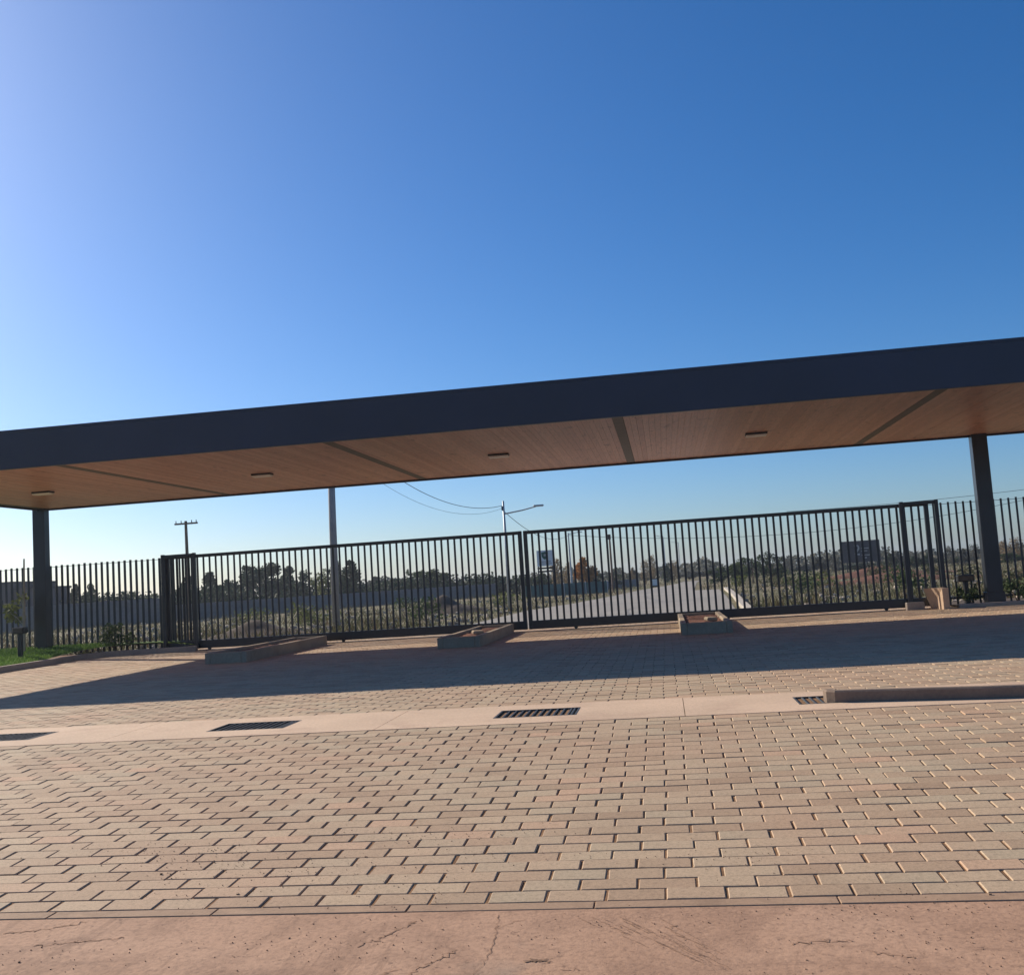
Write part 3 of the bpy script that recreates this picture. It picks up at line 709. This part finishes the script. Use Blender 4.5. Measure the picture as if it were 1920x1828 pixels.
t = thing('far_street_lamp', "small pale street lamp with a short arm before the orange tree", 'street lamp', (-7.9, 88, 0))
G().tube([(0, 0, -.2), (0, 0, 5.2)], [.10, .05], 8).build('pole', MAT['galv'], t)
G().tube([(0, 0, 5.1), (.8, 0, 5.2)], [.035, .03], 6).build('arm', MAT['galv'], t); G().box(.75, 1.2, -.08, .08, 5.17, 5.25, .02).build('lamp_head', MAT['galv'], t)
for (x, y, lab) in ((.2, 150, "tiny street lamp far down the road, left of the tan tree"), (2.9, 190, "farthest tiny street lamp at the road's end")):
    t = thing('far_street_lamp', lab, 'street lamp', (x, y, 0))
    G().tube([(0, 0, -.2), (0, 0, 6.4)], [.12, .07], 6).build('pole', MAT['galv'], t); G().tube([(0, 0, 6.3), (-1.2, 0, 6.6)], [.05, .04], 6).build('arm', MAT['galv'], t)

def wire(label, a, b, sag, r=.016, n=24):
    a, b = Vector(a), Vector(b)
    pts = [a.lerp(b, i / n) - Vector((0, 0, sag * 4 * (i / n) * (1 - i / n))) for i in range(n + 1)]
    tag(G().tube(pts, r, 5).build('overhead_wire', MAT['wire']), label, 'wire', 'overhead wires behind the gate')
wire("thicker overhead wire sagging from the canopy to the lamp pole", (-11.5, 38, 7.1), (-8.3, 54, 5.45), .95, .014)
wire("thin overhead wire sagging just below the thicker one", (-12.3, 38, 7.1), (-8.3, 54, 5.3), 1.2, .007)
wire("overhead wire falling from the lamp pole to the far lamp", (-8.15, 54, 5.1), (-7.9, 88, 5.0), .8, .016)
wire("faint level wire crossing behind the right gate leaf", (-7.9, 88, 5.0), (34, 92, 6.0), 1.6, .018)
wire("faint upper wire crossing high behind the right fence", (10.0, 84, 5.5), (38, 84, 6.6), .35, .016)

t = thing('white_sign', "white sign board with a green shield, on two posts beyond the gate", 'sign', (-8.0, 70, 0))
b = G().box(-.56, .56, -.03, .03, 2.28, 3.36, .008).build('board', MAT['white'], t)
sh = [(-.23, 3.22), (0, 3.26), (.23, 3.22), (.22, 2.95), (.12, 2.80), (0, 2.72), (-.12, 2.80), (-.22, 2.95)]
q = G(); q.add([(x, -.034, z) for x, z in sh], [tuple(range(8))[::-1]]); q.build('emblem', MAT['green_print'], b)
q = G(); q.add([(math.cos(a) * .085 + .01, -.037, 3.03 + math.sin(a) * .085) for a in [2 * math.pi * i / 12 for i in range(12)]], [tuple(range(12))]); q.build('emblem_centre', MAT['pale_print'], b)
for z, w in ((2.56, .40), (2.43, .46)):
    q = G(); q.add([(-w, -.034, z), (w, -.034, z), (w, -.034, z + .05), (-w, -.034, z + .05)], [(0, 1, 2, 3)]); q.build('text_line', MAT['pale_print'], b)
G().box(-.56, .56, -.035, .035, 2.08, 2.20, .006).build('crossbar', MAT['black'], t); G().box(-.56, .56, -.03, .03, 1.86, 1.98, .006).build('crossbar', MAT['dark_print'], t)
for s in (-1, 1): G().box(s * .5 - .04, s * .5 + .04, .032, .10, -.1, 3.3).build('post', MAT['black'], t)
t = thing('billboard', "dark billboard with pale lettering in the field at right", 'billboard', (20.2, 110, 0))
b = G().box(-1.88, 1.88, -.06, .06, 1.02, 3.22, .01).build('board', MAT['board'], t)
def stroke(pts, w, y=-.066):
    q = G()
    for (x0, z0), (x1, z1) in zip(pts[:-1], pts[1:]):
        d = Vector((x1 - x0, z1 - z0)).normalized(); n_ = Vector((-d.y, d.x)) * w / 2
        q.add([(x0 + n_.x, y, z0 + n_.y), (x0 - n_.x, y, z0 - n_.y), (x1 - n_.x, y, z1 - n_.y), (x1 + n_.x, y, z1 + n_.y)], [(0, 1, 2, 3)]); y -= .002
    return q
stroke([(-.66, 2.72), (-.30, 2.74), (-.22, 2.45), (-.62, 1.85), (-.18, 1.82)], .17).build('lettering', MAT['pale_print'], b)
for x0, x1, z in ((.0, .75, 2.42), (.0, .6, 2.15), (.0, .8, 1.72), (.1, .5, 1.45)):
    stroke([(x0, z), (x1, z)], .09).build('text_line', MAT['pale_print'], b)
for x in (-1.5, -.5, .5, 1.5): G().box(x - .06, x + .06, .062, .16, -.1, 3.0).build('post', MAT['black'], t)

# ================================================================== TREES
def make_variant(kind, seed):
    """returns (wood mesh builder, crown arrays) for a tree one unit tall and about one unit wide"""
    r = random.Random(seed); g = G(); cs = []; rad = []
    if kind == 'round':
        g.tube([(0, 0, -.03), (r.gauss(0, .02), 0, .2), (r.gauss(0, .03), 0, .5)], [.035, .028, .015], 7)
        for _ in range(9):
            a = r.uniform(0, 6.28); d = r.uniform(.12, .34); z = r.uniform(.35, .82); c = (math.cos(a) * d, math.sin(a) * d, z); cs.append(c); rad.append(r.uniform(.12, .20))
            g.tube([(0, 0, .22), (c[0] * .5, c[1] * .5, .22 + (z - .22) * .6), c], [.014, .01, .004], 5)
        for _ in range(7): a = r.uniform(0, 6.28); d = r.uniform(0, .4); cs.append((math.cos(a) * d, math.sin(a) * d, r.uniform(.12, .55))); rad.append(r.uniform(.12, .18))
        cs.append((r.gauss(0, .05), 0, .88)); rad.append(.11); n, size = 3000, .040
    elif kind == 'cone':
        g.tube([(0, 0, -.03), (0, 0, .5), (0, 0, .97)], [.03, .02, .004], 7)
        for i in range(26):
            z = .08 + .88 * (i / 25); w = .42 * (1 - z) ** .8 + .03; a = r.uniform(0, 6.28); c = (math.cos(a) * w * .6, math.sin(a) * w * .6, z); cs.append(c); rad.append(w * .55 + .03)
            g.tube([(0, 0, z), c], [.008, .003], 4)
        n, size = 2400, .038
    elif kind == 'poplar':
        g.tube([(0, 0, -.03), (0, 0, .5), (0, 0, .97)], [.03, .018, .004], 7)
        for i in range(22):
            z = .14 + .82 * (i / 21); w = .40 * math.sin(math.pi * min(1, .15 + .85 * (1 - z))) + .05; a = r.uniform(0, 6.28); c = (math.cos(a) * w * .6, math.sin(a) * w * .6, z); cs.append(c); rad.append(w * .45 + .03)
            g.tube([(0, 0, z - .08), c], [.008, .003], 4)
        n, size = 1300, .036
    else:  # sparse
        g.tube([(0, 0, -.03), (r.gauss(0, .03), 0, .3), (r.gauss(0, .05), 0, .95)], [.028, .02, .004], 6)
        for _ in range(12):
            a = r.uniform(0, 6.28); d = r.uniform(.1, .42); z = r.uniform(.3, .98); c = (math.cos(a) * d, math.sin(a) * d, z); cs.append(c); rad.append(r.uniform(.10, .18))
            g.tube([(0, 0, z * .55), c], [.011, .003], 4)
        n, size = 1200, .036
    return g, leaf_cloud(cs, rad, n, size)
VAR = {}
for kind, k in (('round', 4), ('cone', 3), ('poplar', 3), ('sparse', 2)):
    for i in range(k): VAR[(kind, i)] = make_variant(kind, 11 * i + len(kind))
CROWN = {}; WOOD = {}
def tree(px, ytop, wpx, Y, kind, var, mat, label, group):
    """px/ytop/wpx are the tree's bearing, apparent top and width as surveyed from the eye point; Y its distance"""
    a = (px - 960) / F; b = -(ytop - 914) / F
    d = fw + r2 * a + u2 * b; k = Y / d.y; X = d.x * k; H = EYE + d.z * k + .02; Wd = wpx / F * Y * 1.02 * 1.32
    g, (V, Fq, ti) = VAR[(kind, var)]
    if (kind, var) not in WOOD: WOOD[(kind, var)] = g.mesh('trunk', MAT['bark'])
    if (kind, var, mat) not in CROWN: CROWN[(kind, var, mat)] = np_mesh('crown', V, Fq, LEAF[mat], ti)
    t = thing({'round': 'broadleaf_tree', 'cone': 'conifer_tree', 'poplar': 'poplar_tree', 'sparse': 'thin_tree'}[kind], label, 'tree', (X, Y, -.02), group, random.uniform(0, 6.28))
    t.scale = (Wd, Wd, H)
    inst('trunk', WOOD[(kind, var)], t); inst('crown', CROWN[(kind, var, mat)], t)
L1 = 'dark trees behind the left fence'; L2 = 'trees behind the right gate leaf'; L3 = 'trees behind the right fence'
TREES = [
 (112, 1101, 52, 84, 'round', 0, 'dark', "dark tree just right of the left column, behind the fence", L1),
 (140, 1096, 40, 88, 'cone', 0, 'dark', "pointed dark tree between two lower ones right of the left column", L1),
 (170, 1093, 46, 84, 'round', 1, 'dark', "dark tree ending the clump right of the left column", L1),
 (246, 1110, 60, 110, 'round', 2, 'mid', "low green treetop over the grey wall at far left", L1),
 (290, 1112, 52, 110, 'round', 3, 'lime', "low yellowish treetop just left of the gate's left frame", L1),
 (352, 1078, 56, 96, 'round', 1, 'dark', "dark tree behind the gate's left guide frame", L1),
 (392, 1073, 60, 92, 'cone', 1, 'dark', "pointed dark tree right of the gate's left frame", L1),
 (422, 1086, 50, 98, 'round', 3, 'dark', "lower dark tree beside the big dark clump", L1),
 (462, 1058, 78, 96, 'round', 0, 'dark', "left hand tree of the big dark clump behind the left leaf", L1),
 (506, 1052, 76, 100, 'round', 2, 'dark', "tallest tree of the big dark clump behind the left leaf", L1),
 (545, 1060, 66, 96, 'round', 1, 'dark', "right hand tree of the big dark clump behind the left leaf", L1),
 (602, 1072, 46, 92, 'sparse', 0, 'lime', "yellow green thin tree left of the concrete pole", L1),
 (628, 1052, 48, 96, 'cone', 2, 'dark', "dark pointed tree right behind the concrete pole", L1),
 (655, 1052, 62, 94, 'cone', 0, 'dark', "dense dark tree just right of the concrete pole", L1),
 (700, 1080, 60, 112, 'round', 3, 'grey', "low greyish tree second right of the concrete pole", L1),
 (738, 1082, 56, 112, 'round', 0, 'grey', "low greyish tree between concrete pole and rounded green tree", L1),
 (776, 1070, 34, 104, 'sparse', 1, 'mid', "thin tree left of the rounded green tree", L1),
 (812, 1066, 86, 106, 'round', 2, 'mid', "rounded grey green tree midway along the left leaf", L1),
 (862, 1088, 60, 112, 'round', 1, 'grey', "low tree right of the rounded grey green tree", L1),
 (905, 1088, 56, 116, 'round', 3, 'grey', "low tree left of the slender lamp pole", L1),
 (948, 1080, 52, 110, 'round', 0, 'dark', "low dark tree behind the slender lamp pole", L1),
 (984, 1080, 46, 112, 'round', 2, 'mid', "low tree behind the gate's meeting stiles", L1),
 (1016, 1074, 44, 112, 'round', 1, 'mid', "low green tree behind the white sign's posts", L2),
 (1044, 1050, 26, 104, 'poplar', 0, 'tan', "tan poplar just right of the white sign", L2),
 (1063, 1058, 20, 108, 'poplar', 1, 'tan', "second tan poplar between sign and orange tree", L2),
 (1092, 1044, 44, 98, 'round', 3, 'orange', "bright orange autumn tree right of the white sign", L2),
 (1113, 1072, 34, 108, 'round', 0, 'dark', "low dark tree right of the orange tree", L2),
 (1152, 1074, 26, 104, 'sparse', 0, 'dark', "small dark tree right of the slim red post", L2),
 (1186, 1064, 18, 118, 'cone', 1, 'tan', "small brown conifer left of the pale poplars", L2),
 (1170, 1086, 60, 124, 'round', 2, 'mid', "low green tree beside the road's left edge", L2),
 (1208, 1052, 18, 122, 'poplar', 2, 'tan', "left pale poplar of the pair beside the road", L2),
 (1220, 1044, 18, 124, 'poplar', 0, 'tan', "right taller pale poplar of the pair beside the road", L2),
 (1249, 1060, 22, 128, 'cone', 2, 'dark', "small dark conifer at the road's far end", L2),
 (1262, 1054, 20, 130, 'poplar', 1, 'tan', "tan columnar tree at the road's far end", L2),
 (1292, 1070, 48, 150, 'round', 1, 'grey', "distant greyish tree right of the road's end", L2),
 (1326, 1064, 46, 140, 'round', 3, 'grey', "second distant greyish tree right of the road's end", L2),
 (1352, 1062, 46, 98, 'round', 0, 'mid', "green tree above the diagonal pale kerb", L2),
 (1382, 1052, 44, 88, 'round', 2, 'mid', "green tree second right of the diagonal kerb", L2),
 (1408, 1044, 42, 86, 'sparse', 1, 'mid', "loose green tree with gaps behind the right leaf", L2),
 (1442, 1038, 44, 84, 'sparse', 0, 'dark', "thin dark tree with a ragged top behind the right leaf", L2),
 (1458, 1056, 40, 90, 'round', 1, 'mid', "bushy green tree right of the ragged dark tree", L2),
 (1482, 1046, 24, 130, 'poplar', 2, 'grey', "greyish far poplar right of the bushy green tree", L2),
 (1506, 1060, 44, 130, 'round', 3, 'grey', "far grey tree midway to the dark billboard", L2),
 (1538, 1042, 34, 124, 'round', 0, 'grey', "taller far grey tree left of the dark billboard", L2),
 (1564, 1044, 26, 120, 'poplar', 0, 'grey', "far columnar grey tree at the billboard's left edge", L2),
 (1612, 1056, 90, 122, 'round', 2, 'dark', "broad dark bush line under the dark billboard", L2),
 (1668, 1038, 30, 118, 'cone', 1, 'dark', "dark conifer right of the dark billboard", L2),
 (1684, 1034, 22, 120, 'cone', 0, 'grey', "greyish conifer second right of the dark billboard", L2),
 (1712, 1042, 40, 112, 'round', 1, 'dark', "dark tree behind the gate's right guide frame", L2),
 (1742, 1036, 30, 112, 'cone', 2, 'dark', "dark conifer behind the right end of the gate", L2),
 (1782, 1026, 20, 116, 'poplar', 1, 'grey', "grey poplar just right of the gate's right end", L3),
 (1806, 1028, 20, 112, 'cone', 1, 'grey', "small grey conifer midway between gate and right column", L3),
 (1824, 1022, 20, 116, 'poplar', 2, 'grey', "grey poplar touching the right column's left side", L3),
 (1880, 1016, 26, 110, 'poplar', 0, 'tan', "tan poplar just right of the right column", L3),
 (1904, 1010, 24, 112, 'poplar', 2, 'tan', "tall tan poplar at the right edge of view", L3),
 (1795, 1044, 64, 120, 'round', 3, 'mid', "low green tree under the grey poplars left of the right column", L3),
 (1894, 1036, 60, 104, 'round', 2, 'mid', "low green tree under the tan poplars at right edge", L3),
]
for a in TREES: tree(*a)
BU = [(-16, 46), (-20, 55), (-25, 60), (-10.5, 44), (-17, 66), (-9.5, 60), (6.5, 52), (8.5, 58), (11, 50), (7.0, 66), (14, 70), (10, 44), (12.5, 40), (16, 58), (18, 74), (5.2, 74), (9.3, 78), (13.0, 88)]
BL = ["olive weed bush behind the left leaf, near the earth heap", "olive bush before the long grey wall, left part", "bush at the foot of the grey wall at far left",
 "bush in the field between concrete pole and lamp pole", "bush before the long grey wall, middle part", "bush beside the foot of the lamp pole", "green bush right of the diagonal kerb",
 "second green bush right of the diagonal kerb", "bush in front of the reddish bank", "bush at the far end of the diagonal kerb", "bush behind the reddish bank of soil", "low bush close behind the right leaf",
 "low bush close behind the gate's right end", "bush behind the right guide frame", "bush below the dark billboard's right side", "bush beside the road's narrow part", "bush under the loose green trees at right", "bush below the dark billboard's left side"]
for i, ((x, y), lab) in enumerate(zip(BU, BL)):
    shrub(lab, x, y, -.02, random.uniform(.5, .95), random.uniform(.9, 1.7), random.choice(['weed', 'mid', 'weed', 'lime']), 330, 'bush', 'field_bush', .09, 'bushes in the field behind the gate')

# far-off belt of woodland that closes the horizon
n = 26000; wx = rng.uniform(-230, 130, n); wy = 185 + rng.uniform(-12, 12, n) + .05 * wx
hh = 2.0 + .7 * np.sin(wx * .21 + 1.7 * np.sin(wx * .063)) + .45 * np.sin(wx * .83 + 2) + .3 * np.sin(wx * 2.1)
P = np.stack([wx, wy, np.maximum(hh, 1.2) * rng.random(n) ** .7 + .0], -1)
u = rng.normal(0, 1, (n, 3)); u /= np.linalg.norm(u, axis=1)[:, None]; w = np.cross(u, rng.normal(0, 1, (n, 3))); w /= np.linalg.norm(w, axis=1)[:, None]
sz = rng.uniform(.22, .5, (n, 1)); V = np.stack([P - u * sz, P + w * sz * .7, P + u * sz, P - w * sz * .7], 1).reshape(-1, 3)
tag(inst('far_woodland', np_mesh('far_woodland', V, np.arange(4 * n).reshape(n, 4), LEAF['far'], rng.random(n))), "far-off grey green belt of woodland along the horizon", 'woodland', kind='stuff')

# thin dry-weather haze over the plain
hz = G().box(-790, 790, -190, 910, -1.6, 8.6).build('haze', None); tag(hz, "thin pale haze over the plain", 'haze', kind='stuff')
hm = bpy.data.materials.new("thin_haze"); hm.use_nodes = True; hn = hm.node_tree
for nd in list(hn.nodes):
    if nd.type != 'OUTPUT_MATERIAL': hn.nodes.remove(nd)
pv = hn.nodes.new("ShaderNodeVolumePrincipled"); pv.inputs["Color"].default_value = (.82, .90, 1, 1); pv.inputs["Density"].default_value = .0006; pv.inputs["Anisotropy"].default_value = .35
hn.links.new(pv.outputs[0], next(nd for nd in hn.nodes if nd.type == 'OUTPUT_MATERIAL').inputs["Volume"])
hz.data.materials.append(hm)

# low dark hedge belt standing behind the long grey wall
n = 15000; tt = rng.random(n); hx = -50 + 36 * tt + rng.normal(0, 1.2, n); hy = 82 + 30 * tt + rng.normal(0, 1.4, n)
hh = 2.1 + .5 * np.sin(tt * 31) + .35 * np.sin(tt * 83 + 1) - .5 * tt
P = np.stack([hx, hy, hh * rng.random(n) ** .65], -1)
u = rng.normal(0, 1, (n, 3)); u /= np.linalg.norm(u, axis=1)[:, None]; w = np.cross(u, rng.normal(0, 1, (n, 3))); w /= np.linalg.norm(w, axis=1)[:, None]
sz = rng.uniform(.09, .22, (n, 1)); V = np.stack([P - u * sz, P + w * sz * .7, P + u * sz, P - w * sz * .7], 1).reshape(-1, 3)
tag(inst('hedge_belt', np_mesh('hedge_belt', V, np.arange(4 * n).reshape(n, 4), LEAF['dark'], rng.random(n))), "low dark belt of shrubs behind the long grey wall", 'hedge', kind='stuff')

# loose grit on the slab and the first paver rows
n = 1500; gc = rng.integers(0, 40, n); gx = rng.uniform(-4.6, 2.2, 40)[gc] + rng.normal(0, .28, n); gy = (4.3 + 2.6 * rng.random(40) ** 1.6)[gc] + rng.normal(0, .12, n)
gz = np.where(gy < YB - .11, np.array([slab_z(v) for v in gy]), (gy - 10.47) * KS) + .002
sz = rng.uniform(.0008, .0030, (n, 1, 1)) * np.where(rng.random((n, 1, 1)) > .988, 2.6, 1.)
V = cube[None] * sz * rng.uniform(.5, 1.2, (n, 8, 3)) + np.stack([gx, gy, gz], -1)[:, None, :]
MAT['grit'] = simple("dark_grit", (.22, .145, .095), .95, .1, var=.5, scale=40)
tag(inst('loose_grit', np_mesh('loose_grit', V.reshape(-1, 3), (cf[None] + np.arange(n)[:, None, None] * 8).reshape(-1, 4), MAT['grit'])), "loose dark grit strewn over the near concrete and pavers", 'grit', kind='stuff')
